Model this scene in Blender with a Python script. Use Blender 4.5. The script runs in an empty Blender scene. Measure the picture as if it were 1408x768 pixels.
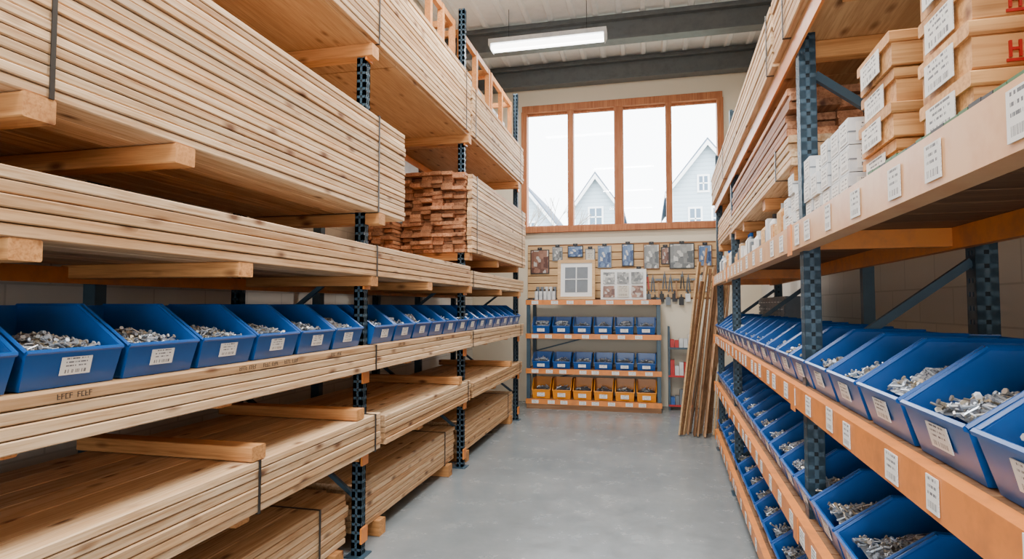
import bpy, math, random
from mathutils import Vector, Matrix
random.seed(7)
R=random.uniform
# ------------------------------------------------------------------ materials
def srgb(r,g,b):
    f=lambda c:(c/12.92 if c<=.04045 else ((c+.055)/1.055)**2.4)
    return (f(r/255),f(g/255),f(b/255),1)
def newmat(name,col=(.5,.5,.5,1),rough=.6,metal=0,spec=.5):
    m=bpy.data.materials.new(name);m.use_nodes=True
    b=m.node_tree.nodes['Principled BSDF']
    b.inputs['Base Color'].default_value=col;b.inputs['Roughness'].default_value=rough
    b.inputs['Metallic'].default_value=metal;b.inputs['Specular IOR Level'].default_value=spec
    return m
class NT:
    def __init__(s,m): s.t=m.node_tree;s.n=s.t.nodes;s.l=s.t.links;s.b=s.n['Principled BSDF']
    def add(s,ty,**k):
        n=s.n.new(ty)
        for a,v in k.items(): setattr(n,a,v)
        return n
    def set(s,i,v):
        if isinstance(v,bpy.types.NodeSocket): s.l.new(v,i)
        else: i.default_value=v
    def math(s,op,a,b=0.,c=None):
        n=s.add('ShaderNodeMath',operation=op);s.set(n.inputs[0],a);s.set(n.inputs[1],b)
        if c is not None: s.set(n.inputs[2],c)
        return n.outputs[0]
    def mix(s,f,a,b,mode='MIX'):
        n=s.add('ShaderNodeMix',data_type='RGBA',blend_type=mode)
        s.set(n.inputs[0],f);s.set(n.inputs[6],a);s.set(n.inputs[7],b);return n.outputs[2]
    def noise(s,vec,scale,detail=3.,rough=.5):
        n=s.add('ShaderNodeTexNoise');s.set(n.inputs['Vector'],vec);n.inputs['Scale'].default_value=scale
        n.inputs['Detail'].default_value=detail;n.inputs['Roughness'].default_value=rough;return n.outputs[0]
    def ramp(s,f,stops):
        n=s.add('ShaderNodeValToRGB');s.set(n.inputs[0],f);e=n.color_ramp.elements
        e[0].position=stops[0][0];e[0].color=stops[0][1];e[1].position=stops[-1][0];e[1].color=stops[-1][1]
        for p,c in stops[1:-1]:
            q=e.new(p);q.color=c
        return n.outputs[0]
    def bump(s,h,st=.3,d=.01):
        n=s.add('ShaderNodeBump');s.set(n.inputs['Height'],h);n.inputs['Strength'].default_value=st
        n.inputs['Distance'].default_value=d;s.l.new(n.outputs[0],s.b.inputs['Normal'])
def wood(name,light,dark,knot,axis='Y',var=.35,knots=True,rough=.6):
    m=newmat(name,light,rough,spec=.25);k=NT(m)
    tc=k.add('ShaderNodeTexCoord');geo=k.add('ShaderNodeNewGeometry');ri=geo.outputs['Random Per Island']
    wn=k.add('ShaderNodeTexWhiteNoise',noise_dimensions='1D');k.l.new(ri,wn.inputs['W'])
    sc=k.add('ShaderNodeVectorMath',operation='MULTIPLY');k.l.new(wn.outputs['Color'],sc.inputs[0]);sc.inputs[1].default_value=(13,13,13)
    ad=k.add('ShaderNodeVectorMath',operation='ADD');k.l.new(tc.outputs['Object'],ad.inputs[0]);k.l.new(sc.outputs[0],ad.inputs[1])
    s={'Y':(1,.04,1),'X':(.04,1,1),'Z':(1,1,.04)}[axis]
    g=k.add('ShaderNodeVectorMath',operation='MULTIPLY');k.l.new(ad.outputs[0],g.inputs[0]);g.inputs[1].default_value=s
    grain=k.noise(g.outputs[0],85,3,.65)
    broad=k.noise(g.outputs[0],17,1,.5)
    col=k.ramp(grain,[(.34,dark),(.58,light)])
    bf=k.ramp(broad,[(.42,(0,0,0,1)),(.72,(.6,.6,.6,1))])
    col=k.mix(bf,col,dark)
    br=k.math('ADD',k.math('MULTIPLY',ri,var),1-var*.62)
    cb=k.add('ShaderNodeCombineColor');[k.l.new(br,cb.inputs[i]) for i in range(3)]
    col=k.mix(1.,col,cb.outputs[0],'MULTIPLY')
    col=k.mix(k.math('MULTIPLY',wn.outputs['Value'],.3),col,tuple([light[0]*.86,light[1]*.74,light[2]*.6,1]))
    if knots:
        s2={'Y':(1,.42,1),'X':(.42,1,1),'Z':(1,1,.42)}[axis]
        g2=k.add('ShaderNodeVectorMath',operation='MULTIPLY');k.l.new(ad.outputs[0],g2.inputs[0]);g2.inputs[1].default_value=s2
        v=k.add('ShaderNodeTexVoronoi');k.l.new(g2.outputs[0],v.inputs['Vector']);v.inputs['Scale'].default_value=12
        sp=k.add('ShaderNodeSeparateColor');k.l.new(v.outputs['Color'],sp.inputs[0])
        sel=k.math('GREATER_THAN',sp.outputs[0],.45)
        mr=k.add('ShaderNodeMapRange');k.l.new(v.outputs['Distance'],mr.inputs[0])
        mr.inputs[1].default_value=.27;mr.inputs[2].default_value=.07;mr.inputs[3].default_value=0;mr.inputs[4].default_value=.9
        col=k.mix(k.math('MULTIPLY',mr.outputs[0],sel),col,knot)
    k.l.new(col,k.b.inputs['Base Color'])
    return m
M={}
M['pine']=wood('pine_lumber',srgb(234,204,166),srgb(190,148,106),srgb(98,58,34),var=.48)
M['pineb']=wood('pine_lumber_warm',srgb(224,186,142),srgb(172,126,84),srgb(90,50,28),var=.5)
M['cedar']=wood('cedar_lumber',srgb(196,140,102),srgb(134,84,56),srgb(62,32,18),var=.8)
M['pinex']=wood('spacer_wood',srgb(214,156,98),srgb(170,114,66),srgb(95,48,22),axis='X')
M['pinez']=wood('plank_wood',srgb(192,152,116),srgb(116,82,58),srgb(66,36,20),axis='Z',var=.8)
M['ply']=wood('plywood_deck',srgb(210,168,122),srgb(174,130,86),srgb(110,66,36),axis='Y',var=.2,knots=True)
M['plyd']=wood('shelf_deck_wood',srgb(148,110,78),srgb(102,70,48),srgb(80,46,24),axis='X',var=.3,knots=False)
M['slat']=wood('slatwall_wood',srgb(216,182,138),srgb(188,150,106),srgb(120,72,38),axis='X',var=.15,knots=False)
M['frame']=wood('window_frame_wood',srgb(186,122,82),srgb(148,88,58),srgb(100,50,26),axis='Z',var=.1,knots=False)
M['crate']=wood('crate_wood',srgb(222,170,112),srgb(178,124,76),srgb(100,54,28),axis='X',var=.35,knots=True)
M['orangew']=wood('orange_frame_wood',srgb(216,152,94),srgb(176,112,62),srgb(105,55,26),axis='Y',var=.15,knots=False)
def painted(name,c,rough=.4,wear=.25,wc=None,metal=0):
    m=newmat(name,c,rough,metal);k=NT(m);tc=k.add('ShaderNodeTexCoord')
    n=k.noise(tc.outputs['Object'],9,4,.65)
    wc=wc or tuple([x*.55 for x in c[:3]]+[1])
    f=k.ramp(n,[(.45,(0,0,0,1)),(.7,(wear,wear,wear,1))])
    k.l.new(k.mix(f,c,wc),k.b.inputs['Base Color']);return m
M['steel']=painted('rack_steel_blue',srgb(54,78,94),.42,.5)
M['hole']=newmat('dark_slot',srgb(22,30,36),.8)
M['orange']=painted('rack_orange_paint',srgb(222,132,54),.4,.5,srgb(150,94,58))
M['tanbeam']=painted('rack_beam_tan',srgb(222,170,118),.35,.6,srgb(200,128,74))
M['strap']=newmat('steel_strapping',srgb(62,58,54),.45,.6)
M['blue']=painted('bin_blue_plastic',srgb(8,80,156),.3,.25,srgb(6,58,122))
M['yel']=painted('bin_yellow_plastic',srgb(236,146,20),.35,.2)
M['red']=painted('red_packaging',srgb(186,30,28),.4,.3)
M['green']=painted('green_packaging',srgb(50,100,50),.5,.3)
M['white']=painted('white_carton',srgb(216,219,220),.5,.4,srgb(140,152,168))
M['grey']=painted('grey_plastic',srgb(110,118,126),.45,.3)
M['dark']=newmat('dark_plastic',srgb(30,32,36),.5)
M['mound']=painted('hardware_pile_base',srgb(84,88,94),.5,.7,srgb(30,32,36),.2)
m=newmat('zinc_hardware',(.6,.6,.6,1),.3,.5);k=NT(m);g=k.add('ShaderNodeNewGeometry')
k.l.new(k.ramp(g.outputs['Random Per Island'],[(0,srgb(214,224,236)),(.4,srgb(160,170,182)),(.72,srgb(196,180,150)),(.82,srgb(84,92,102)),(1,srgb(236,242,250))]),k.b.inputs['Base Color']);M['zinc']=m
m=newmat('poly_bag',srgb(190,194,198),.15);k=NT(m);tc=k.add('ShaderNodeTexCoord')
n=k.noise(tc.outputs['Object'],60,3,.7);k.l.new(k.ramp(n,[(.38,srgb(70,74,82)),(.62,srgb(206,212,218))]),k.b.inputs['Base Color']);k.bump(n,.8,.01);M['bag']=m
def label(name,paper,ink,rows=5):
    m=newmat(name,paper,.6);k=NT(m);uv=k.add('ShaderNodeTexCoord').outputs['UV']
    sp=k.add('ShaderNodeSeparateXYZ');k.l.new(uv,sp.inputs[0])
    v=k.math('MULTIPLY',sp.outputs[1],float(rows));fr=k.math('FRACT',v);fl=k.math('FLOOR',v)
    row=k.math('MULTIPLY',k.math('GREATER_THAN',fr,.35),k.math('LESS_THAN',fr,.75))
    cb=k.add('ShaderNodeCombineXYZ');k.l.new(k.math('MULTIPLY',sp.outputs[0],16.),cb.inputs[0]);k.l.new(k.math('MULTIPLY',fl,7.3),cb.inputs[1])
    oi=k.add('ShaderNodeNewGeometry');k.l.new(k.math('MULTIPLY',oi.outputs['Random Per Island'],50.),cb.inputs[2])
    n=k.noise(cb.outputs[0],1.,2,.8);t=k.math('GREATER_THAN',n,.48)
    f1=k.math('MULTIPLY',row,t)
    cb2=k.add('ShaderNodeCombineXYZ');k.l.new(k.math('MULTIPLY',sp.outputs[0],45.),cb2.inputs[0]);k.l.new(oi.outputs['Random Per Island'],cb2.inputs[1])
    bars=k.math('GREATER_THAN',k.noise(cb2.outputs[0],1.,0,.5),.52)
    low=k.math('MULTIPLY',k.math('LESS_THAN',sp.outputs[1],.3),k.math('GREATER_THAN',sp.outputs[1],.1))
    f=k.math('ADD',k.math('MULTIPLY',bars,low),k.math('MULTIPLY',f1,k.math('GREATER_THAN',sp.outputs[1],.4)))
    mx=k.math('MULTIPLY',k.math('GREATER_THAN',sp.outputs[0],.14),k.math('LESS_THAN',sp.outputs[0],.86))
    k.l.new(k.mix(k.math('MULTIPLY',f,mx),paper,ink),k.b.inputs['Base Color']);return m
M['label']=label('printed_label',srgb(230,230,227),srgb(100,102,108),5)
M['card']=label('printed_card',srgb(206,202,190),srgb(100,88,78),9)
def poster(name,base,tint,f):
    m=newmat(name,(.5,.5,.5,1),.35);k=NT(m);uv=k.add('ShaderNodeTexCoord').outputs['UV'];g=k.add('ShaderNodeNewGeometry')
    ad=k.add('ShaderNodeVectorMath',operation='ADD');k.l.new(uv,ad.inputs[0]);wn=k.add('ShaderNodeTexWhiteNoise',noise_dimensions='1D');k.l.new(g.outputs['Random Per Island'],wn.inputs['W'])
    s3=k.add('ShaderNodeVectorMath',operation='SCALE');k.l.new(wn.outputs['Color'],s3.inputs[0]);s3.inputs[3].default_value=30;k.l.new(s3.outputs[0],ad.inputs[1])
    v=k.add('ShaderNodeTexVoronoi',distance='CHEBYCHEV');v.inputs['Scale'].default_value=4.5;k.l.new(ad.outputs[0],v.inputs['Vector'])
    sp=k.add('ShaderNodeSeparateColor');k.l.new(v.outputs['Color'],sp.inputs[0])
    c=k.mix(sp.outputs[0],tint,base);c=k.mix(k.math('MULTIPLY',k.math('GREATER_THAN',sp.outputs[1],.75),f),c,srgb(225,225,220));k.l.new(c,k.b.inputs['Base Color']);return m
M['poster']=poster('printed_photo_blue',srgb(110,140,180),srgb(30,60,110),.7)
M['poster2']=poster('printed_photo_brown',srgb(150,110,92),srgb(84,50,42),.5)
M['poster3']=poster('printed_photo_grey',srgb(160,162,160),srgb(84,90,94),.7)
def plaster(name,c):
    m=newmat(name,c,.85,spec=.2);k=NT(m);tc=k.add('ShaderNodeTexCoord')
    n=k.noise(tc.outputs['Object'],1.3,3,.6);col=k.mix(k.math('MULTIPLY',n,.3),c,tuple([x*.75 for x in c[:3]]+[1]))
    k.l.new(col,k.b.inputs['Base Color']);return m
M['wall']=plaster('cream_wall_paint',srgb(228,217,196))
m=newmat('painted_block_wall',srgb(210,204,192),.85,spec=.2);k=NT(m);tc=k.add('ShaderNodeTexCoord');sp=k.add('ShaderNodeSeparateXYZ');k.l.new(tc.outputs['Object'],sp.inputs[0])
cb=k.add('ShaderNodeCombineXYZ');k.l.new(sp.outputs[1],cb.inputs[0]);k.l.new(sp.outputs[2],cb.inputs[1])
br=k.add('ShaderNodeTexBrick');k.l.new(cb.outputs[0],br.inputs['Vector']);br.inputs['Scale'].default_value=1;br.inputs['Brick Width'].default_value=.4;br.inputs['Row Height'].default_value=.2;br.inputs['Mortar Size'].default_value=.005
br.inputs['Color1'].default_value=srgb(218,213,202);br.inputs['Color2'].default_value=srgb(212,207,196);br.inputs['Mortar'].default_value=srgb(194,189,178);k.l.new(br.outputs[0],k.b.inputs['Base Color']);M['wall2']=m
m=newmat('polished_concrete',srgb(150,156,158),.32,spec=.5);k=NT(m);tc=k.add('ShaderNodeTexCoord').outputs['Object']
a=k.noise(tc,.8,5,.6);b=k.noise(tc,4,5,.75)
f=k.math('ADD',k.math('MULTIPLY',a,.7),k.math('MULTIPLY',b,.3))
k.l.new(k.ramp(f,[(.36,srgb(112,120,124)),(.5,srgb(126,133,136)),(.64,srgb(142,147,148))]),k.b.inputs['Base Color'])
k.l.new(k.ramp(b,[(.35,(.16,.16,.16,1)),(.7,(.32,.32,.32,1))]),k.b.inputs['Roughness']);M['floor']=m
M['ceil']=painted('ceiling_metal_sheet',srgb(240,242,242),.45,.35,srgb(216,219,218))
M['ibeam']=painted('roof_beam_steel',srgb(86,90,92),.5,.5,srgb(60,62,62))
m=newmat('lamp_diffuser',(1,1,1,1),.4);m.node_tree.nodes['Principled BSDF'].inputs['Emission Color'].default_value=(1,.98,.94,1)
m.node_tree.nodes['Principled BSDF'].inputs['Emission Strength'].default_value=9;M['tube']=m
m=bpy.data.materials.new('window_glass');m.use_nodes=True;t=m.node_tree;t.nodes.clear()
o=t.nodes.new('ShaderNodeOutputMaterial');mx=t.nodes.new('ShaderNodeMixShader');tr=t.nodes.new('ShaderNodeBsdfTransparent');gl=t.nodes.new('ShaderNodeBsdfGlossy')
gl.inputs['Roughness'].default_value=.02;mx.inputs[0].default_value=.02;t.links.new(tr.outputs[0],mx.inputs[1]);t.links.new(gl.outputs[0],mx.inputs[2]);t.links.new(mx.outputs[0],o.inputs[0]);M['glass']=m
m=newmat('house_siding',srgb(196,208,214),.8);k=NT(m);tc=k.add('ShaderNodeTexCoord');sp=k.add('ShaderNodeSeparateXYZ');k.l.new(tc.outputs['Object'],sp.inputs[0])
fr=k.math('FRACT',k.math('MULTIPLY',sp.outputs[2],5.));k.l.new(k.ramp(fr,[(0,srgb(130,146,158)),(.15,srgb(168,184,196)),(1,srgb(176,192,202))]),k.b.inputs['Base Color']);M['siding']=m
M['roof']=painted('roof_shingle',srgb(88,102,120),.8,.5);M['trimw']=newmat('white_trim',srgb(232,234,234),.6);M['hwin']=newmat('house_window_pane',srgb(74,96,116),.2)
M['grass']=painted('ground_outside',srgb(130,136,120),.9,.5);M['bark']=newmat('tree_bark',srgb(130,124,118),.9)
# ------------------------------------------------------------------ mesh builder
class MB:
    def __init__(s): s.v=[];s.f=[];s.m=[];s.uv={};s.mats=[]
    def mi(s,k):
        if k not in s.mats: s.mats.append(k)
        return s.mats.index(k)
    def add(s,vs,fs,mat,uvq=None):
        o=len(s.v);s.v+=[tuple(p) for p in vs];mi=s.mi(mat)
        for i,f in enumerate(fs):
            if uvq and i in uvq: s.uv[len(s.f)]=uvq[i]
            s.f.append(tuple(o+j for j in f));s.m.append(mi)
    def box(s,x0,x1,y0,y1,z0,z1,mat):
        s.add([(x0,y0,z0),(x1,y0,z0),(x1,y1,z0),(x0,y1,z0),(x0,y0,z1),(x1,y0,z1),(x1,y1,z1),(x0,y1,z1)],
         [(0,3,2,1),(4,5,6,7),(0,1,5,4),(1,2,6,5),(2,3,7,6),(3,0,4,7)],mat)
    def obox(s,Mx,sx,sy,sz,mat):
        vs=[Mx@Vector((a*sx/2,b*sy/2,c*sz/2)) for c in(-1,1) for a,b in((-1,-1),(1,-1),(1,1),(-1,1))]
        s.add(vs,[(0,3,2,1),(4,5,6,7),(0,1,5,4),(1,2,6,5),(2,3,7,6),(3,0,4,7)],mat)
    def beam(s,p0,p1,w,h,mat):
        p0=Vector(p0);p1=Vector(p1);d=p1-p0
        q=d.to_track_quat('Y','Z').to_matrix().to_4x4();q.translation=(p0+p1)/2
        s.obox(q,w,d.length,h,mat)
    def board(s,x0,x1,y0,y1,z0,z1,mat,c=.004,axis='Y'):
        if axis=='Y':
            pr=[(x0+c,z0),(x1-c,z0),(x1,z0+c),(x1,z1-c),(x1-c,z1),(x0+c,z1),(x0,z1-c),(x0,z0+c)]
            vs=[(a,y0,b) for a,b in pr]+[(a,y1,b) for a,b in pr]
        elif axis=='X':
            pr=[(y0+c,z0),(y1-c,z0),(y1,z0+c),(y1,z1-c),(y1-c,z1),(y0+c,z1),(y0,z1-c),(y0,z0+c)]
            vs=[(x1,a,b) for a,b in pr]+[(x0,a,b) for a,b in pr]
        fs=[tuple(range(8)),tuple(range(15,7,-1))]+[(i,8+i,8+(i+1)%8,(i+1)%8) for i in range(8)]
        s.add(vs,fs,mat)
    def cyl(s,p0,p1,r0,r1=None,n=8,mat='dark'):
        r1=r0 if r1 is None else r1
        p0=Vector(p0);p1=Vector(p1);d=(p1-p0).normalized();a=d.orthogonal().normalized();b=d.cross(a)
        vs=[p0+(a*math.cos(t)+b*math.sin(t))*r0 for t in [2*math.pi*i/n for i in range(n)]]+[p1+(a*math.cos(t)+b*math.sin(t))*r1 for t in [2*math.pi*i/n for i in range(n)]]
        s.add(vs,[tuple(range(n-1,-1,-1)),tuple(range(n,2*n))]+[(i,(i+1)%n,n+(i+1)%n,n+i) for i in range(n)],mat)
    def prism(s,pts,y0,y1,mat):
        n=len(pts);s.add([(a,y0,b) for a,b in pts]+[(a,y1,b) for a,b in pts],[tuple(range(n)),tuple(range(2*n-1,n-1,-1))]+[(i,n+i,n+(i+1)%n,(i+1)%n) for i in range(n)],mat)
    def tag(s,o,u,v,mat,t=.002):
        o=Vector(o);u=Vector(u);v=Vector(v);n=u.cross(v).normalized()*t
        vs=[o,o+u,o+u+v,o+v,o+n,o+u+n,o+u+v+n,o+v+n]
        s.add(vs,[(4,5,6,7),(0,3,2,1),(0,1,5,4),(1,2,6,5),(2,3,7,6),(3,0,4,7)],mat,{0:[(0,0),(1,0),(1,1),(0,1)]})
    def build(s,name,parent=None,bevel=0,smooth=False,loc=None):
        me=bpy.data.meshes.new(name);me.from_pydata(s.v,[],s.f);me.update()
        for k in s.mats: me.materials.append(M[k])
        me.polygons.foreach_set('material_index',s.m)
        uvl=me.uv_layers.new(name='UVMap')
        for fi,q in s.uv.items():
            p=me.polygons[fi]
            for j,li in enumerate(p.loop_indices): uvl.data[li].uv=q[j]
        if smooth: me.polygons.foreach_set('use_smooth',[True]*len(me.polygons))
        ob=bpy.data.objects.new(name,me);bpy.context.collection.objects.link(ob)
        if parent: ob.parent=parent
        if bevel:
            b=ob.modifiers.new('bevel','BEVEL');b.width=bevel;b.segments=2;b.limit_method='ANGLE'
        return ob
def empty(name):
    e=bpy.data.objects.new(name,None);bpy.context.collection.objects.link(e);return e
# ------------------------------------------------------------------ room shell
XL,XR,YB,YF,H=-2.78,1.60,-4.0,9.05,5.32
b=MB();b.box(XL-.2,XR+.2,YB-.2,YF+.2,-.1,0,'floor');b.build('floor')
b=MB();b.box(XL-.2,XL,YB-.2,YF+.2,0,H+.1,'wall2');b.build('wall_left')
b=MB();b.box(XR,XR+.2,YB-.2,YF+.2,0,H+.1,'wall2');b.build('wall_right')
wx0,wx1,wz0,wz1=-1.92,1.07,2.72,4.60
b=MB();b.box(XL,wx0,YF,YF+.2,0,H+.1,'wall');b.box(wx1,XR,YF,YF+.2,0,H+.1,'wall');b.box(wx0,wx1,YF,YF+.2,0,wz0,'wall');b.box(wx0,wx1,YF,YF+.2,wz1,H+.1,'wall');b.build('wall_back')
dx0,dx1,dz=-1.9,.9,2.9  # unseen opening behind the camera, added to let sky light in as fill
b=MB();b.box(XL,dx0,YB-.2,YB,0,H+.1,'wall');b.box(dx1,XR,YB-.2,YB,0,H+.1,'wall');b.box(dx0,dx1,YB-.2,YB,dz,H+.1,'wall');b.build('wall_front')
b=MB();b.box(dx0-.06,dx0+.06,YB+.002,YB+.04,0,dz+.06,'ibeam');b.box(dx1-.06,dx1+.06,YB+.002,YB+.04,0,dz+.06,'ibeam');b.box(dx0+.06,dx1-.06,YB+.002,YB+.04,dz-.06,dz+.06,'ibeam');b.build('fill_opening_trim_1')  # trim around the added fill-light opening
b=MB();pts=[];x=XL-.2
while x<XR+.2:
    pts+=[(x,H),(x+.2,H),(x+.22,H-.03),(x+.27,H-.03),(x+.29,H)];x+=.3
vs=[(p[0],YB-.2,p[1]) for p in pts]+[(p[0],YF+.2,p[1]) for p in pts];n=len(pts)
b.add(vs,[(i,i+1,n+i+1,n+i) for i in range(n-1)],'ceil');b.box(XL-.2,XR+.2,YB-.2,YF+.2,H+.005,H+.1,'ceil');b.build('ceiling')
for y in (8.88,7.55,4.9,2.2,-.5,-3):
    b=MB();b.box(XL,XR,y-.09,y+.09,4.93,4.955,'ibeam');b.box(XL,XR,y-.012,y+.012,4.955,5.2,'ibeam');b.box(XL,XR,y-.09,y+.09,5.2,5.225,'ibeam')
    b.box(XL,XR,y-.03,y+.03,5.225,5.29,'ibeam');b.build('roof_beam')
# window
b=MB()
b.box(wx0-.03,wx1+.03,YF-.05,YF+.12,wz1-.02,wz1+.09,'frame');b.box(wx0-.03,wx1+.03,YF-.08,YF+.12,wz0-.07,wz0+.02,'frame')
b.box(wx0-.04,wx0+.05,YF-.045,YF+.12,wz0,wz1,'frame');b.box(wx1-.05,wx1+.04,YF-.045,YF+.12,wz0,wz1,'frame')
pw=(wx1-wx0)/4
for i in(1,2,3):
    w=.045 if i!=2 else .07
    b.box(wx0+pw*i-w,wx0+pw*i+w,YF-.04,YF+.12,wz0,wz1,'frame')
for i in range(4):
    a0=wx0+pw*i+.05;a1=wx0+pw*(i+1)-.05
    b.box(a0,a1,YF+.04,YF+.09,wz0+.02,wz0+.05,'frame');b.box(a0,a1,YF+.04,YF+.09,wz1-.05,wz1-.02,'frame')
w=b.build('window_1',bevel=.004)
b=MB();b.box(wx0+.02,wx1-.02,YF+.06,YF+.066,wz0,wz1,'glass');b.build('glass_pane',parent=w)
# ------------------------------------------------------------------ fluorescent fixtures
for i,y in enumerate((7.15,4.3,1.5,-1.6)):
    cx=-1.22 if i==0 else -.55
    e=empty('fluorescent_light_fixture')
    b=MB();b.prism([(cx-.75,4.86),(cx+.75,4.86),(cx+.75,4.92),(cx-.75,4.92)],y-.09,y+.09,'white')
    b.prism([(cx-.75,4.84),(cx-.72,4.78),(cx-.72,4.86),(cx-.75,4.86)],y-.09,y+.09,'white')
    b.prism([(cx+.75,4.84),(cx+.75,4.86),(cx+.72,4.86),(cx+.72,4.78)],y-.09,y+.09,'white')
    for dx in(-.5,.5): b.cyl((cx+dx,y,4.92),(cx+dx,y,H),.004,n=6,mat='dark')
    b.build('housing',parent=e)
    b=MB()
    for dy in(-.045,.045): b.cyl((cx-.71,y+dy,4.82),(cx+.71,y+dy,4.82),.03,n=12,mat='tube')
    b.build('tubes',parent=e,smooth=True)
    L=bpy.data.lights.new('lamp_glow','AREA');L.shape='RECTANGLE';L.size=1.4;L.size_y=.16;L.energy=[75,150,170,140][i];L.color=(1,.98,.95)
    lo=bpy.data.objects.new('lamp_glow',L);bpy.context.collection.objects.link(lo);lo.location=(cx,y,4.775);lo.parent=e
# ------------------------------------------------------------------ racks
def post(b,x0,x1,y0,y1,z1,side):
    b.box(x0+.003,x1-.003,y0+.003,y1-.003,0,z1-.01,'hole')
    b.box(x0-.03,x1+.03,y0-.03,y1+.03,0,.008,'steel')
    xf0,xf1=(x1-.003,x1) if side>0 else (x0,x0+.003)
    xb0,xb1=(x0,x0+.003) if side>0 else (x1-.003,x1)
    b.box(xb0,xb1,y0,y1,0,z1,'steel');b.box(x0,x1,y1-.003,y1,0,z1,'steel')
    W=y1-y0
    for a,c in((0,.26),(.4,.6),(.74,1)): b.box(xf0,xf1,y0+W*a,y0+W*c,0,z1,'steel')
    z=.0
    while z<z1:
        b.box(xf0,xf1,y0,y1,z,min(z+.032,z1),'steel');z+=.05
    W=x1-x0
    for a,c in((0,.38),(.62,1)): b.box(x0+W*a,x0+W*c,y0,y0+.003,0,z1,'steel')
    z=.0
    while z<z1:
        b.box(x0,x1,y0,y0+.003,z,min(z+.034,z1),'steel');z+=.05
PL=[.9,3.27,5.24,7.55]; LF=-1.69; LR=-2.62
b=MB()
PLall=[-1.4]+PL
for y in PLall:
    post(b,LF-.06,LF,y-.03,y+.03,4.35,1);post(b,LR,LR+.06,y-.03,y+.03,4.35,1)
    for k_ in range(5):
        z=.35+k_*.85;s=1 if k_%2 else -1
        b.beam((LR+.06,y,z if s>0 else z+.6),(LF-.06,y,z+.6 if s>0 else z),.025,.025,'steel')
for y in (2.26,4.2,6.3): b.box(LR,LR+.07,y-.03,y+.03,0,4.2,'steel')
for y in PLall:
    for z in (.10,.56,1.05,1.62,3.04):
        b.box(LF,LF+.012,y-.038,y+.038,z-.02,z+.07,'orange')
for z in (.05,.54,1.03,1.6,1.93,3.04):
    b.box(LR+.08,LR+.12,-1.4,7.55,z,z+.07,'orange')
b.build('pallet_rack')
def arms(name,ys,z0,z1,x1=-1.63,mat='pinex',x0=LR+.08,w=.045):
    b=MB()
    for y in ys: b.board(x0,x1,y-w,y+w,z0,z1,mat,axis='X')
    return b.build(name)
def stack(name,xf,xb,y0,y1,z0,n,bh,bw,mat='pine',straps=(),jy=.02,jx=.005,mixm=None):
    b=MB();g=.0036;side=1 if xf>xb else -1;W=abs(xf-xb);nx=max(1,round(W/bw));bw=W/nx
    for r in range(n):
        for c in range(nx):
            xa=xf-side*(c*bw+(R(0,jx*2) if c==0 else .001));xe=xf-side*((c+1)*bw-.002)
            xlo,xhi=min(xa,xe),max(xa,xe)
            mm=mixm if (mixm and random.random()<.35) else mat
            b.board(xlo,xhi,y0+R(-jy,jy),y1+R(-jy,jy),z0+r*bh+g*.3,z0+(r+1)*bh-g*.7,mm,c=.0034)
    zt=z0+n*bh
    for ys in straps:
        b.box(min(xf,xb)-.002,max(xf,xb)+.003,ys-.007,ys+.007,zt-.001,zt+.0015,'strap')
        xs=xf+side*.0035;b.box(min(xs,xf),max(xs,xf),ys-.007,ys+.007,z0-.001,zt+.0015,'strap')
        b.box(min(xf,xb),max(xf,xb),ys-.007,ys+.007,z0-.0015,z0,'strap')
    return b.build(name)
F=-1.62
arms('timber_bearer_set',(1.3,2.3,3.05,3.6,4.95,5.45,7.3),.0,.1,x1=-1.72,x0=-2.52)
stack('lumber_stack',-1.755,-2.5,-.6,3.2,.1,8,.036,.15,'pineb',(2.9,),mixm='pine')
stack('lumber_stack',-1.755,-2.5,3.34,5.16,.1,8,.036,.15,'pine',(4.9,),mixm='pineb')
stack('lumber_stack',-1.74,-2.5,5.34,7.45,.1,8,.036,.15,'pineb',(7.2,),mixm='pine')
arms('timber_bearer_set',(1.3,2.2,3.27,4.2,5.24,6.4,7.4),.565,.62,x1=-1.7)
stack('lumber_stack',F,-2.5,-.6,3.35,.62,6,.037,.14,'pine',(2.2,3.28),mixm='pineb')
stack('lumber_stack',F-.01,-2.5,3.45,5.25,.62,5,.037,.14,'pine',(5.18,),mixm='pineb')
stack('lumber_stack',F-.01,-2.5,5.35,7.55,.62,4,.037,.14,'pineb',(7.4,))
arms('timber_spacer_set',(2.2,3.1),.844,.905,x1=F-.005)
arms('timber_spacer_set',(4.95,),.806,.87,x1=F-.01);arms('timber_spacer_set',(6.9,),.769,.83,x1=F-.01)
arms('timber_bearer_set',(1.3,2.2,3.27,4.2,5.24,6.4,7.4),1.06,1.11,x1=-1.80)
stack('lumber_stack',F,-2.5,-.6,5.24,1.11,4,.038,.14,'pine',(3.28,),jx=.004,mixm='pineb')
stack('lumber_stack',F,-2.5,5.27,7.6,1.11,4,.038,.14,'pine',(5.3,7.4))
arms('timber_bearer_set',(1.22,2.1,3.27,4.2,5.24,6.4,7.4),1.62,1.68)
stack('lumber_stack',F,-2.5,-.6,5.22,1.68,5,.038,.14,'pine',(3.28,),jx=.004,mixm='pineb')
stack('lumber_stack',F,-2.5,5.25,7.6,1.68,4,.038,.14,'pine',(5.3,))
arms('timber_bearer_set',(1.22,1.73,3.3,),2.0,2.068,x1=-1.60)
arms('timber_bearer_set',(5.28,6.3,7.3),1.93,2.0,x1=-1.64)
stack('lumber_stack',-1.60,-2.5,-.6,3.65,2.07,19,.0312,.15,'pine',(1.25,3.25),jx=.004,jy=.004,mixm='pineb')
stack('cedar_lumber_stack',-2.30,-2.58,4.95,7.4,2.0,8,.036,.1,'cedar',jy=.06)
stack('cedar_lumber_stack',-1.66,-2.29,5.14,7.45,2.0,21,.036,.105,'cedar',jy=.07)
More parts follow.
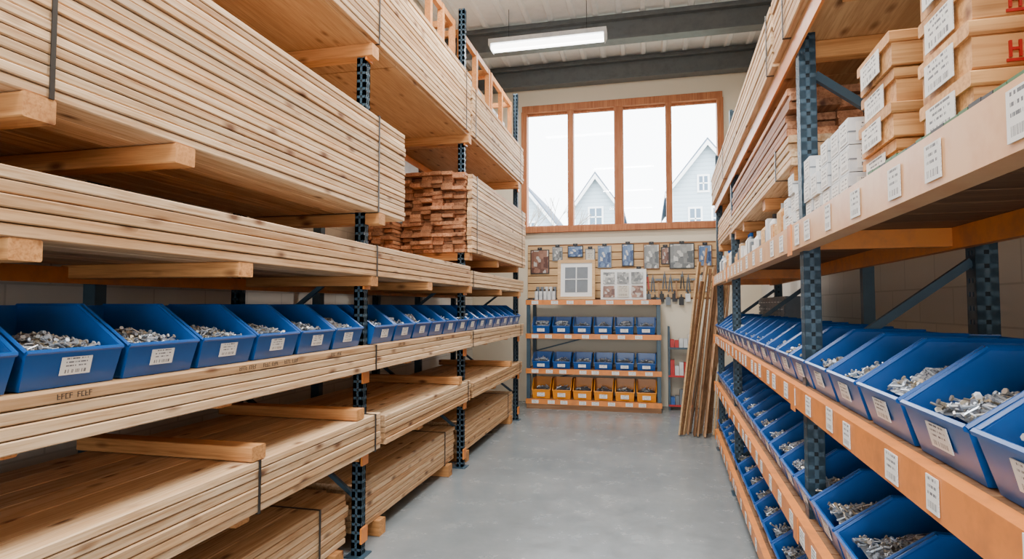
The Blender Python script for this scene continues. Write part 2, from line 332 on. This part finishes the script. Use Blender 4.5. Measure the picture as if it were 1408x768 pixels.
stack('lumber_stack',-1.60,-1.655,5.2,7.62,2.0,19,.0392,.055,'pine',(5.35,7.4),jx=.004,mixm='pineb')
b=MB();b.box(-2.55,-2.31,5.0,5.6,2.292,2.92,'white');b.tag((-2.5,4.998,2.6),(.15,0,0),(0,0,.2),'label');b.box(-2.55,-2.31,5.26,5.34,2.92,2.923,'slat');b.build('white_carton',bevel=.006)
arms('timber_bearer_set',(1.2,3.27,5.24,7.4),3.04,3.12,x1=-1.64)
b=MB()
for y0,y1 in((-.9,1.18),(1.19,3.6),(3.61,5.6),(5.61,7.56)): b.box(-2.55,-1.66,y0,y1,3.12,3.14,'ply')
b.build('plywood_deck')
stack('lumber_stack',-1.63,-2.5,-.6,5.24,3.14,14,.04,.2,'pineb',(3.3,5.1),jx=.004,mixm='pine')
stack('lumber_stack',-1.63,-2.5,5.3,7.65,3.14,12,.04,.2,'pine',(5.4,7.45),jx=.004,mixm='pineb')
def crate(y0,y1,z0,x0=-2.45,x1=-1.76,h=.5):
    b=MB();t=.05
    for x in(x0,x1-t):
        for y in(y0,(y0+y1)/2-t/2,y1-t): b.box(x,x+t,y,y+t,z0,z0+h,'orangew')
        for z in(z0,z0+h-.06): b.box(x+.005,x+t-.005,y0+t,y1-t,z,z+.06,'orangew')
    for y in(y0,y1-t):
        for z in(z0,z0+h-.06): b.box(x0+t,x1-t,y+.005,y+t-.005,z,z+.06,'orangew')
    b.box(x0+.08,x1-.08,y0+.08,y1-.08,z0+.0,z0+h*.5,'white');b.box(x0+.12,x1-.2,y0+.12,y1-.3,z0+h*.5,z0+h*.8,'ply')
    return b.build('open_frame_crate')
crate(4.5,5.15,3.702);crate(5.35,6.4,3.622,h=.6);crate(6.45,7.5,3.622,h=.6)
# ------------------------------------------------------------------ bins
def bin_(b,x,y,z,side,w=.315,d=.45,h=.24,mat='blue',lip=.45):
    t=.006;tp=.014
    P=[(.03,0),(0,lip*h),(.42*d,h),(d,h),(d-.01,0)]
    Q=[(.03+t,t),(t,lip*h),(.42*d,h),(d-t,h),(d-.01-t,t)]
    vs=[]
    for s in(-1,1):
        for pr,ins in((P,0),(Q,t)):
            for u,zz in pr:
                vs.append((x-side*u,y+s*(w/2-ins-tp*(1-zz/h)),z+zz))
    o0,i0,o1,i1=0,5,10,15
    fs=[tuple(o0+i for i in range(5)),tuple(o1+i for i in range(4,-1,-1)),tuple(i0+i for i in range(4,-1,-1)),tuple(i1+i for i in range(5))]
    def q(a,c,bo,rev=False):
        f=(bo[0]+a,bo[0]+c,bo[1]+c,bo[1]+a);fs.append(f[::-1] if rev else f)
    for a,c in((4,0),(0,1),(3,4)): q(a,c,(o0,o1),True);q(a,c,(i0,i1))
    for a,c in((1,2),(2,3)):
        fs.append((o0+a,o0+c,i0+c,i0+a));fs.append((o1+a,i1+a,i1+c,o1+c))
    fs.append((o0+3,o1+3,i1+3,i0+3));fs.append((o0+1,i0+1,i1+1,o1+1))
    b.add(vs,fs,mat)
    b.cyl((x,y-w/2+tp*.5,z+lip*h),(x,y+w/2-tp*.5,z+lip*h),.007,n=6,mat=mat)
    for s in(-1,1):
        ya=y+s*(w/2-.003)
        b.cyl((x,y+s*(w/2-tp*.55),z+lip*h),(x-side*.42*d,ya,z+h),.006,n=6,mat=mat)
        b.cyl((x-side*.42*d,ya,z+h),(x-side*d,ya,z+h),.006,n=6,mat=mat)
def screw(b,p,L=.035,r=.0027):
    a=R(0,6.28);e=R(-.6,.6);d=Vector((math.cos(a)*math.cos(e),math.sin(a)*math.cos(e),math.sin(e)))*L
    p=Vector(p);b.cyl(p-d/2,p+d/2,r,n=5,mat='zinc');b.cyl(p+d/2,p+d/2+d.normalized()*r*1.4,r*2.4,n=6,mat='zinc')
def fill(b,x,y,z,side,w,d,h,n,kind,L):
    N=6;vs=[]
    H0=.38*h;H1=.18*h
    for i in range(N+1):
        for j in range(N+1):
            u=.04+(d-.06)*i/N;yy=(w-.05)*(j/N-.5)
            hh=H0+H1*(math.sin(math.pi*min(1,i/N+.1))*math.sin(math.pi*j/N))+R(-.004,.004)
            vs.append((x-side*u,y+yy,z+hh))
    fs=[(i*(N+1)+j,(i+1)*(N+1)+j,(i+1)*(N+1)+j+1,i*(N+1)+j+1) for i in range(N) for j in range(N)]
    if side>0: fs=[f[::-1] for f in fs]
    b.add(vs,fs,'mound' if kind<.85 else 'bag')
    for _ in range(n):
        i=R(.02,.85);j=R(.03,.97);u=.04+(d-.06)*i
        hh=H0+H1*(math.sin(math.pi*min(1,i+.1))*math.sin(math.pi*j))+R(0,.018)
        screw(b,(x-side*u,y+(w-.06)*(j-.5),z+hh),L)
    if kind>.75:
        for _ in range(4):
            Mx=Matrix.Translation((x-side*R(.12,.24),y+R(-.05,.05),z+h*.6))@Matrix.Rotation(R(0,3),4,'Z')@Matrix.Rotation(R(-.8,.8),4,'X')
            b.obox(Mx,.1,.07,.018,'bag')
def bins(name,x,side,ys,z,w=.315,d=.45,h=.24,mat='blue',near=3.,dens=110,L=.035,lab=True,lip=.45,pcard=.35):
    b=MB();c=MB()
    for y in ys:
        bin_(b,x,y,z,side,w,d,h,mat,lip)
        dist=max(1,y/near);n=int(dens/dist**1.3)
        fill(c,x,y,z,side,w,d,h,max(n,6),random.random(),L*min(1.5,dist**.3))
        if lab:
            lw=w*.3
            o=(x-side*(.03-.03*.35)+side*.003,y-lw/2*side+ R(-.03,.03)*w,z+.035*h/.24)
            b.tag(o,(0,lw*side,0),(side*.012,0,h*.22),'label')
        if random.random()<pcard:
            b.tag((x-side*(d-.012),y-.05*side+R(-.04,.04),z+h*.58),(0,.1*side,0),(0,0,h*.34),'card')
    o=b.build(name);c.build('hardware_contents',parent=o);return o
PB=.325
bins('blue_parts_bin_row',-1.655,1,[1.40+PB*i for i in range(-2,6)],1.262,dens=320,pcard=.7,L=.03)
bins('blue_parts_bin_row',-1.655,1,[3.48+PB*i for i in range(13) if 3.48+PB*i<7.5],1.262,dens=150)
b=MB()
for yc in(1.3,2.05,2.2,2.35,2.75,3.6,4.3):
    y=yc;zz=1.2435
    for i in range(9):
        y+=.012
        if i==4: continue
        b.box(F,F+.0012,y,y+.002,zz-.008,zz+.008,'dark')
        for q in range(2):
            zq=zz+random.choice((-.008,0,.006));b.box(F,F+.0012,y,y+.009,zq,zq+.002,'dark')
b.build('stencil_marking')
# ------------------------------------------------------------------ right rack (built straight, then turned 1.83 deg about its far front corner)
before=set(bpy.data.objects)
RF=.70;RR=1.34
S1,S2,S3,S4=1.195,.70,.20,1.81
PR=[-1.9,-.2,2.45,5.0,6.5]
b=MB()
for y in PR:
    post(b,RF+.01,RF+.07,y-.03,y+.03,3.1,-1);post(b,RR-.07,RR,y-.035,y+.035,3.0,-1)
    for z,s in((.3,1),(1.28,1),(2.0,-1)):
        b.beam((RF+.07,y,z if s>0 else z+.4),(RR-.07,y,z+.38 if s>0 else z),.025,.03,'steel')
b.box(RR-.06,RR,3.7,3.75,0,2.6,'steel')
for z,mt,hh in((S1,'orange',.082),(S2,'orange',.08),(S3,'orange',.08),(S4,'tanbeam',.1)):
    b.box(RF-.03,RF+.005,-1.9,6.55,z-hh,z,mt);b.box(RF+.005,RF+.03,-1.9,6.55,z-hh,z-hh+.02,mt)
    b.box(RR-.11,RR-.075,-1.9,6.55,z-hh,z-.02,'orange')
    for y in PR: b.box(RF+.03,RR-.11,y+.035,y+.075,z-hh+.01,z-.02,'orange')
    for y in PR: b.box(RF-.034,RF-.03,y-.035,y+.035,z-hh-.015,z+.004,'orange')
    y=-1.9
    while y<6.5:
        b.board(RF+.005,RR,y,min(y+.195,6.55),z-.018,z,'plyd',c=.002,axis='X');y+=.2
b.box(RF,RF+.01,-1.9,6.55,2.49,2.56,'orange')
for y in(-.5,.5,1.5,2.0,2.5,3.3,4.1,5.06,5.8,6.4): b.board(RF+.07,RR,y,y+.06,2.49,2.56,'pinex',axis='X')
for z,s in((S1,.058),(S2,.055),(S3,.052),(S4,.066)):
    y=.6
    while y<6.4:
        w=R(.05,.08);b.tag((RF-.031,y+w,z-.075+R(0,.008) if z<1.7 else z-.086),(0,-w,0),(0,0,s+R(0,.01)),'label');y+=w+R(.08,.26)
b.build('pallet_rack')
b=MB();
for y0,y1 in((-1.8,1.0),(1.01,2.9),(2.91,4.9),(4.91,6.55)): b.box(RF,RR,y0,y1,2.56,2.58,'ply')
b.build('plywood_deck')
# green protective edging film laid under the wooden boxes
b=MB();y=.75
while y<1.52:
    l=R(.02,.05);b.box(RF-.028,RF+.02,y,y+l,S4,S4+R(.004,.009),random.choice(('green','green','dark')));y+=l+.002
b.build('green_edging_strip')
stack('lumber_stack',RF-.03,1.3,-1.4,2.75,2.58,9,.036,.15,'pineb',(2.5,),jx=.004)
stack('lumber_stack',RF-.03,1.3,2.8,6.6,2.58,8,.036,.15,'pine',(2.9,5.2),jx=.004)
arms('timber_bearer_set',(2.65,3.4,4.3,4.8),2.02,2.08,x1=RR-.08,x0=RF+.02)
stack('lumber_stack',RF,1.1,2.6,4.95,2.08,4,.034,.1,'pine',(2.9,),jy=.03)
stack('cedar_lumber_stack',RF,1.1,2.62,4.85,2.216,6,.034,.1,'cedar',(),jy=.06)
arms('timber_bearer_set',(5.2,6.3),2.06,2.12,x1=RR-.08,x0=RF+.02)
stack('lumber_stack',RF+.02,1.2,5.05,6.6,2.12,8,.034,.1,'pineb',(),jy=.03)
b=MB()
b.box(.8,1.2,5.2,5.8,2.87,3.2,'green');b.box(.78,1.2,4.4,5.1,2.87,3.1,'crate');b.box(.85,1.25,3.5,4.2,2.905,3.2,'dark');b.build('parcel_group',bevel=.01)
ysr=[.97+.3*i-.3*2 for i in range(21)]
ysr=[y for y in ysr if y<6.4]
bins('blue_parts_bin_row',RF-.01,-1,ysr,S1+.002,w=.29,d=.38,h=.215,dens=320,near=2.2,L=.028,pcard=.6)
bins('blue_parts_bin_row',RF,-1,ysr,S2+.002,w=.29,d=.38,h=.215,dens=260,near=2.5,L=.03)
bins('blue_parts_bin_row',RF,-1,ysr,S3+.002,w=.29,d=.38,h=.215,dens=150,near=3,L=.032)
bins('blue_parts_bin_row',1.11,-1,[y for y in ysr if y<2.2],S1+.002,w=.29,d=.18,h=.2,dens=20)
def drawers(x,y0,y1,z0,nz,ny,hz):
    b=MB();b.box(x,x+.11,y0,y1,z0,z0+nz*hz+.02,'grey');wy=(y1-y0)/ny
    for i in range(ny):
        for j in range(nz):
            ya=y0+i*wy+.006;za=z0+.012+j*hz
            b.box(x-.012,x,ya,ya+wy-.012,za,za+hz-.012,random.choice(('grey','grey','grey','steel')))
            b.box(x-.022,x-.012,ya+wy*.35,ya+wy*.6,za+hz*.3,za+hz*.42,'white')
    return b.build('small_parts_drawer_cabinet')
drawers(1.115,5.05,6.4,S1+.002,6,9,.06)
def wbox(name,x0,x1,y0,y1,z0,n,h,red=False,slot=False):
    e=empty(name);b=MB()
    for i in range(n):
        z=z0+i*(h+.003);j=R(-.008,.008);xa=x0+j
        b.board(xa,x1,y0+j,y1+j,z,z+h*.68,'crate',c=.003,axis='X')
        b.board(xa-.006,x1+.006,y0+j-.006,y1+j+.006,z+h*.68,z+h,'crate',c=.004,axis='X')
        b.tag((xa-.0065,y1+j-.03,z+h*.1),(0,-(y1-y0)*.6,0),(0,0,h*.72),'label')
        if slot: b.box(xa+.08,xa+.19,y0+j-.0085,y0+j-.001,z+h*.2,z+h*.62,'hole')
        if red:
            zz=z+h*.16;yy=y0+j;sc=.72;ox=.055
            def st(p,q): b.beam((xa+ox+p[0]*sc,yy-.0015,zz+p[1]*sc),(xa+ox+q[0]*sc,yy-.0015,zz+q[1]*sc),.004,.005,'red')
            for p,q in (((0,0),(0,.04)),((.02,0),(.02,.04)),((0,.02),(.02,.02)),((.032,0),(.032,.04)),((.032,.04),(.052,.04)),((.052,.04),(.052,0)),((.052,0),(.032,0)),((.064,0),(.064,.04)),((.064,.04),(.082,.03)),((.082,.03),(.066,.02)),((.068,.02),(.084,0)),((.094,0),(.094,.04)),((.094,.04),(.112,.04)),((.094,.02),(.108,.02)),((.094,0),(.112,0)),((-.008,-.007),(.12,-.007))): st(p,q)
    b.build('box_bodies',parent=e);return e
wbox('wooden_box_stack',.73,1.12,1.52,1.75,S4+.001,4,.082,slot=True)
wbox('wooden_box_stack',.72,1.14,1.14,1.34,S4+.01,4,.085,red=True)
wbox('wooden_box_stack',.72,1.14,.62,.95,S4+.01,3,.085,slot=True)
b=MB()
for (yy,nz) in((1.86,3),(1.97,3),(2.08,3),(2.2,2),(2.31,3),(2.5,2),(2.61,3),(2.72,2)):
    for xx in(.72,.86,1.0):
        for i in range(nz):
            h=.078;w=.095;a0=xx+R(-.006,.006);z0=S4+i*(h+.003)
            b.box(a0,xx+.125,yy,yy+w,z0,z0+h,'white')
            b.box(a0+.0,xx+.125,yy-.0006,yy+w+.0006,z0+h*.44,z0+h*.5,'grey')
            if xx<.8: b.tag((a0-.0005,yy+w*.9,z0+.008),(0,-w*.8,0),(0,0,.06),'label',t=.0008)
            b.tag((a0+.02,yy-.0002,z0+.01),(.08,0,0),(0,0,.055),'label',t=.0008)
b.build('white_carton_stack')
b=MB();y=2.9
while y<6.35:
    k_=random.choice('bbtc')
    for xx in(.73,.83,.95):
        r=R(.026,.036);h=R(.09,.15);mt=random.choice(('white','white','crate','grey','white','slat','trimw'))
        if k_=='b':
            b.cyl((xx+.03,y,S4),(xx+.03,y,S4+h),r,n=12,mat=mt);b.cyl((xx+.03,y,S4+h),(xx+.03,y,S4+h+.025),r,.012,n=12,mat=mt);b.cyl((xx+.03,y,S4+.025+h),(xx+.03,y,S4+.05+h),.013,n=10,mat=random.choice(('dark','white','blue')))
        elif k_=='t': b.cyl((xx+.03,y,S4),(xx+.03,y,S4+h*.8),r,n=12,mat=mt)
        else: b.box(xx,xx+.06,y-.035,y+.035,S4,S4+h*1.1,mt)
    y+=.082
b.build('bottle_and_tin_row')
T=Matrix.Translation((.70,6.5,0))@Matrix.Rotation(math.radians(-1.83),4,'Z')@Matrix.Translation((-.70,-6.5,0))
for o in [o for o in bpy.data.objects if o not in before and o.parent is None]: o.matrix_world=T@o.matrix_world
# ------------------------------------------------------------------ back wall display
e=empty('slatwall_panel');b=MB()
for i in range(7):
    z=1.62+i*.118;b.board(-1.86,.98,YF-.03,YF-.005,z,z+.106,'slat',c=.004,axis='X')
b.box(-1.86,.98,YF-.012,YF-.001,1.6,2.46,'plyd');b.build('slats',parent=e)
def hang(name,x,z,w,h,mat='poster',y=YF-.055,back='dark'):
    b=MB();b.box(x-w/2,x+w/2,y,y+.015,z,z+h,back);b.tag((x-w/2+.014,y,z+.014),(w-.028,0,0),(0,0,h-.028),mat)
    b.cyl((x,y+.024,z+h+.02),(x,y-.04,z+h+.02),.005,n=6,mat='grey');b.box(x-.035,x+.035,y-.004,y+.012,z+h-.01,z+h+.035,'dark')
    return b.build(name)
for x,z,w,h,mt,bk in((-1.66,2.0,.3,.38,'poster2','dark'),(-1.1,2.25,.24,.18,'poster','dark'),(-.65,2.08,.21,.34,'poster','grey'),(-.3,2.1,.18,.34,'poster','dark'),(.05,2.05,.24,.38,'poster3','plyd'),(.49,2.05,.36,.38,'poster3','dark'),(-.87,2.12,.15,.26,'card','grey'),(.25,2.12,.12,.26,'poster2','dark'),(.82,2.08,.2,.32,'poster','plyd'),(-1.38,2.2,.16,.22,'poster3','grey'),(-.14,1.86,.13,.2,'poster3','white'),(.8,1.7,.16,.26,'card','grey')):
    hang('hanging_product_card',x,z,w,h,mt,back=bk)
b=MB()
for i in range(9):
    x=-.02+i*.085;z=1.95-(i%3)*.045;y=YF-.06
    b.cyl((x,YF-.035,z+.02),(x,y-.04,z+.02),.005,n=6,mat='grey')
    if i%3==2:
        b.beam((x,y,z+.03),(x,y,z-.25),.022,.018,'pinez');b.beam((x-.05,y,z+.03),(x+.045,y,z+.03),.03,.03,'grey')
    else:
        cc=random.choice(('grey','dark','steel','dark','red'))
        b.beam((x-.01,y,z),(x-.026,y,z-.2),.016,.016,cc);b.beam((x+.01,y,z),(x+.026,y,z-.2),.016,.016,cc)
        b.cyl((x,y-.012,z),(x,y+.012,z),.02,n=10,mat='grey');b.beam((x,y,z),(x+.004,y,z+.06),.03,.012,'grey')
for i in range(7):
    x=.0+i*.095;z=1.56-.05*(i%2);y=YF-.06
    b.box(x-.035,x+.035,y,y+.02,z,z+.12,random.choice(('dark','grey','white','steel')));b.cyl((x,YF-.035,z+.14),(x,y-.03,z+.14),.005,n=6,mat='grey');b.box(x-.012,x+.012,y,y+.006,z+.12,z+.16,'dark')
b.build('hanging_tool_set')
SX0,SX1,SY0,SY1=-1.76,.16,8.45,8.98
b=MB()
for x in(SX0,SX1-.05):
    for y in(SY0,SY1-.05): b.box(x,x+.05,y,y+.05,0,1.6 if y<8.6 else 1.62,'steel')
for z in(.14,.58,1.09,1.585):
    b.box(SX0-.01,SX1+.01,SY0-.02,SY0,z-.07,z,'orange');b.box(SX0,SX1,SY0,SY1,z-.02,z,'plyd')
    x=SX0+.08
    while x<SX1-.15:
        b.tag((x,SY0-.021,z-.062),(.1,0,0),(0,0,.05),'label');x+=R(.17,.3)
b.box(SX0,SX1,SY0-.02,SY0,0.0,.07,'plyd')
for z in(.3,.8): b.beam((SX0+.04,SY1-.01,z),(SX1-.04,SY1-.01,z+.5),.02,.02,'steel')
b.build('shelving_unit')
def bins_y(name,y,xs,z,w,d,h,mat):
    b=MB()
    for x in xs:
        bb=MB();bin_(bb,0,0,0,1,w,d,h,mat,.45);bb.tag((.002,-w*.2,h*.12),(0,w*.4,0),(0,0,h*.2),'label')
        fill(bb,0,0,.01,1,w,d,h,24,random.random(),.05)
        off=len(b.v)
        for vx,vy,vz in bb.v: b.v.append((x+vy,y-vx,z+vz))
        for fi,f in enumerate(bb.f):
            if fi in bb.uv: b.uv[len(b.f)]=bb.uv[fi]
            b.f.append(tuple(off+i for i in f));b.m.append(b.mi(bb.mats[bb.m[fi]]))
    # mirror fix: the mapping (x,y)->(y,-x) is a pure rotation, so winding is kept
    return b.build(name)
xs=[SX0+.05+.16+i*.302 for i in range(6)]
bins_y('blue_parts_bin_row',SY0+.02,xs,1.092,.27,.38,.24,'blue')
bins_y('blue_parts_bin_row',SY0+.02,xs,.582,.27,.38,.22,'blue')
bins_y('yellow_parts_bin_row',SY0+.02,xs,.142,.28,.38,.28,'yel')
def frame(name,x,w,h,mt,z=1.587,y=8.66,inner='poster3',lean=.12):
    b=MB();t=.045
    Mx=Matrix.Translation((x,y,z+.004))@Matrix.Rotation(-lean,4,'X')
    def bx(x0,x1,z0,z1,y0,y1,m): b.obox(Mx@Matrix.Translation(((x0+x1)/2,(y0+y1)/2,(z0+z1)/2)),x1-x0,y1-y0,z1-z0,m)
    bx(-w/2,w/2,0,t,-.015,.015,mt);bx(-w/2,w/2,h-t,h,-.015,.015,mt);bx(-w/2,-w/2+t,t,h-t,-.015,.015,mt);bx(w/2-t,w/2,t,h-t,-.015,.015,mt)
    bx(-w/2+t,w/2-t,t,h-t,0,.01,'trimw')
    m=.11;o=Mx@Vector((-w/2+m,-.002,m));u=(Mx@Vector((w/2-m,-.002,m)))-o;v=(Mx@Vector((-w/2+m,-.002,h-m)))-o
    b.tag(o,u,v,inner)
    bx(-.008,.008,m,h-m,-.012,-.005,'trimw');bx(-w/2+m,w/2-m,h*.5,h*.5+.014,-.012,-.005,'trimw')
    return b.build(name)
frame('framed_window_sample',-1.05,.56,.6,'slat',inner='grey')
b=MB()
b.obox(Matrix.Translation((-.36,8.74,1.815))@Matrix.Rotation(-.1,4,'X'),.66,.02,.45,'trimw')
pm=['poster2','poster3','card','poster3','poster2','poster3'];q=0
for i in range(3):
    for j in range(2):
        b.tag((-.655+i*.205,8.70+j*.02-.002,1.625+j*.2),(.17,0,0),(0,.018,.17),pm[q]);q+=1
b.build('display_board')
b=MB()
for i in range(5):
    x=-1.64+i*.065;b.cyl((x,8.6,1.587),(x,8.6,1.587+.13),.026,n=12,mat='white');b.cyl((x,8.6,1.717),(x,8.6,1.75),.012,n=8,mat=random.choice(('dark','red')))
    b.cyl((x,8.72,1.587),(x,8.72,1.587+.2),.026,n=12,mat=random.choice(('grey','white')))
b.build('bottle_group')
b=MB();x0,x1=.27,.62
for x in(x0,x1-.025): b.box(x,x+.025,8.75,9.0,0,1.2,'steel')
for z in(.08,.5,.9):
    b.box(x0,x1,8.72,9.0,z-.025,z,'red' if z<.6 else 'steel')
for z in(.08,.5,.9):
    x=x0+.03
    while x<x1-.07:
        hh=R(.1,.22);b.box(x,x+.055,8.74,8.86,z,z+hh,random.choice(('red','red','white','red') if z>.3 else ('dark','blue','grey')));x+=.062
b.build('narrow_display_shelf')
b=MB()
for i in range(16):
    tall=i>=12
    xb=.34+.027*i+R(-.01,.01);yb=6.98+R(0,.32)
    L=R(3.05,3.35) if tall else R(1.65,2.3)
    xt=xb+(.24 if tall else .22)+R(-.03,.05);yt=yb-.1
    hgt=math.sqrt(L*L-(xt-xb)**2-.01)
    p0=Vector((xb,yb,.012));p1=Vector((xt,yt,hgt))
    d=(p1-p0);q=d.to_track_quat('Z','Y').to_matrix().to_4x4();q=q@Matrix.Rotation(R(-.6,.6),4,'Z');q.translation=(p0+p1)/2
    b.obox(q,R(.05,.09),.02,d.length,random.choice(('pinez','pinez','pinez','plyd','slat')))
b.build('leaning_plank_bundle',bevel=.002)
# ------------------------------------------------------------------ outside
b=MB();b.box(-60,60,9.4,120,-.3,-.2,'grass');b.build('ground_outside')
def house(cx,y,hw,ze,za,depth,wins):
    b=MB()
    b.prism([(cx-hw,-.2),(cx+hw,-.2),(cx+hw,ze),(cx,za),(cx-hw,ze)],y,y+depth,'siding')
    o=.3;s=(za-ze)/hw;t=.22
    for sg in(-1,1):
        b.prism([(cx,za+.02),(cx+sg*(hw+o),ze-o*s+.02),(cx+sg*(hw+o),ze-o*s+t),(cx,za+t+.05)][::-sg],y-.35,y+depth+.3,'roof')
        b.prism([(cx,za-.12),(cx+sg*(hw+o),ze-o*s-.1),(cx+sg*(hw+o),ze-o*s+t*.6),(cx,za+t*.6)][::-sg],y-.4,y-.34,'trimw')
        b.box(cx+sg*hw-.1,cx+sg*hw+.1,y-.04,y+.1,-.2,ze,'trimw')
    for wx,wz,ww,wh in wins:
        b.box(wx-ww/2-.1,wx+ww/2+.1,y-.06,y,wz-.1,wz+wh+.1,'trimw');b.box(wx-ww/2,wx+ww/2,y-.08,y-.05,wz,wz+wh,'hwin')
        b.box(wx-.03,wx+.03,y-.1,y-.07,wz,wz+wh,'trimw');b.box(wx-ww/2,wx+ww/2,y-.1,y-.07,wz+wh/2-.03,wz+wh/2+.03,'trimw')
    b.build('gabled_house')
house(2.9,30,1.75,7.3,9.5,9,[(2.3,5.3,.5,1.0),(3.4,5.3,.5,1.0),(2.7,7.2,.4,.7)])
house(-2.6,30,1.15,6.5,8.1,8,[(-2.6,5.6,.6,.9)])
house(-6.6,31,1.9,5.6,8.0,8,[(-6.2,5.2,.5,.8)])
def tree(x,y,h):
    b=MB()
    def br(p,d,L,r,n):
        q=p+d*L;b.cyl(p,q,r,r*.7,n=5,mat='bark')
        if n:
            for _ in range(3):
                nd=(d+Vector((R(-.7,.7),R(-.7,.7),R(-.1,.5)))).normalized();br(q,nd,L*.72,r*.65,n-1)
    br(Vector((x,y,-.2)),Vector((0,0,1)),h*.34,.07,4);b.build('bare_tree')
tree(-4.6,24,6.5)
# ------------------------------------------------------------------ world + camera
w=bpy.data.worlds.new('World');bpy.context.scene.world=w;w.use_nodes=True
bg=w.node_tree.nodes['Background'];bg.inputs[0].default_value=(.91,.96,1,1);bg.inputs[1].default_value=11.5
for nm,loc,rot,sx,sy in(('daylight_portal',((wx0+wx1)/2,YF+.22,(wz0+wz1)/2),(math.radians(-90),0,0),wx1-wx0,wz1-wz0),('daylight_portal',((dx0+dx1)/2,YB-.25,dz/2),(math.radians(90),0,0),dx1-dx0,dz)):  # second portal serves the added opening behind the camera
    L=bpy.data.lights.new(nm,'AREA');L.shape='RECTANGLE';L.size=sx;L.size_y=sy;L.cycles.is_portal=True
    o=bpy.data.objects.new(nm,L);o.location=loc;o.rotation_euler=rot;bpy.context.collection.objects.link(o)
c=bpy.data.cameras.new('camera');co=bpy.data.objects.new('camera',c);bpy.context.collection.objects.link(co)
c.sensor_width=36;c.lens=800/1408*36;c.clip_start=.02;c.clip_end=300
co.location=(0,0,1.5);co.rotation_euler=(math.radians(90+2.58),0,math.radians(13.2))
bpy.context.scene.camera=co
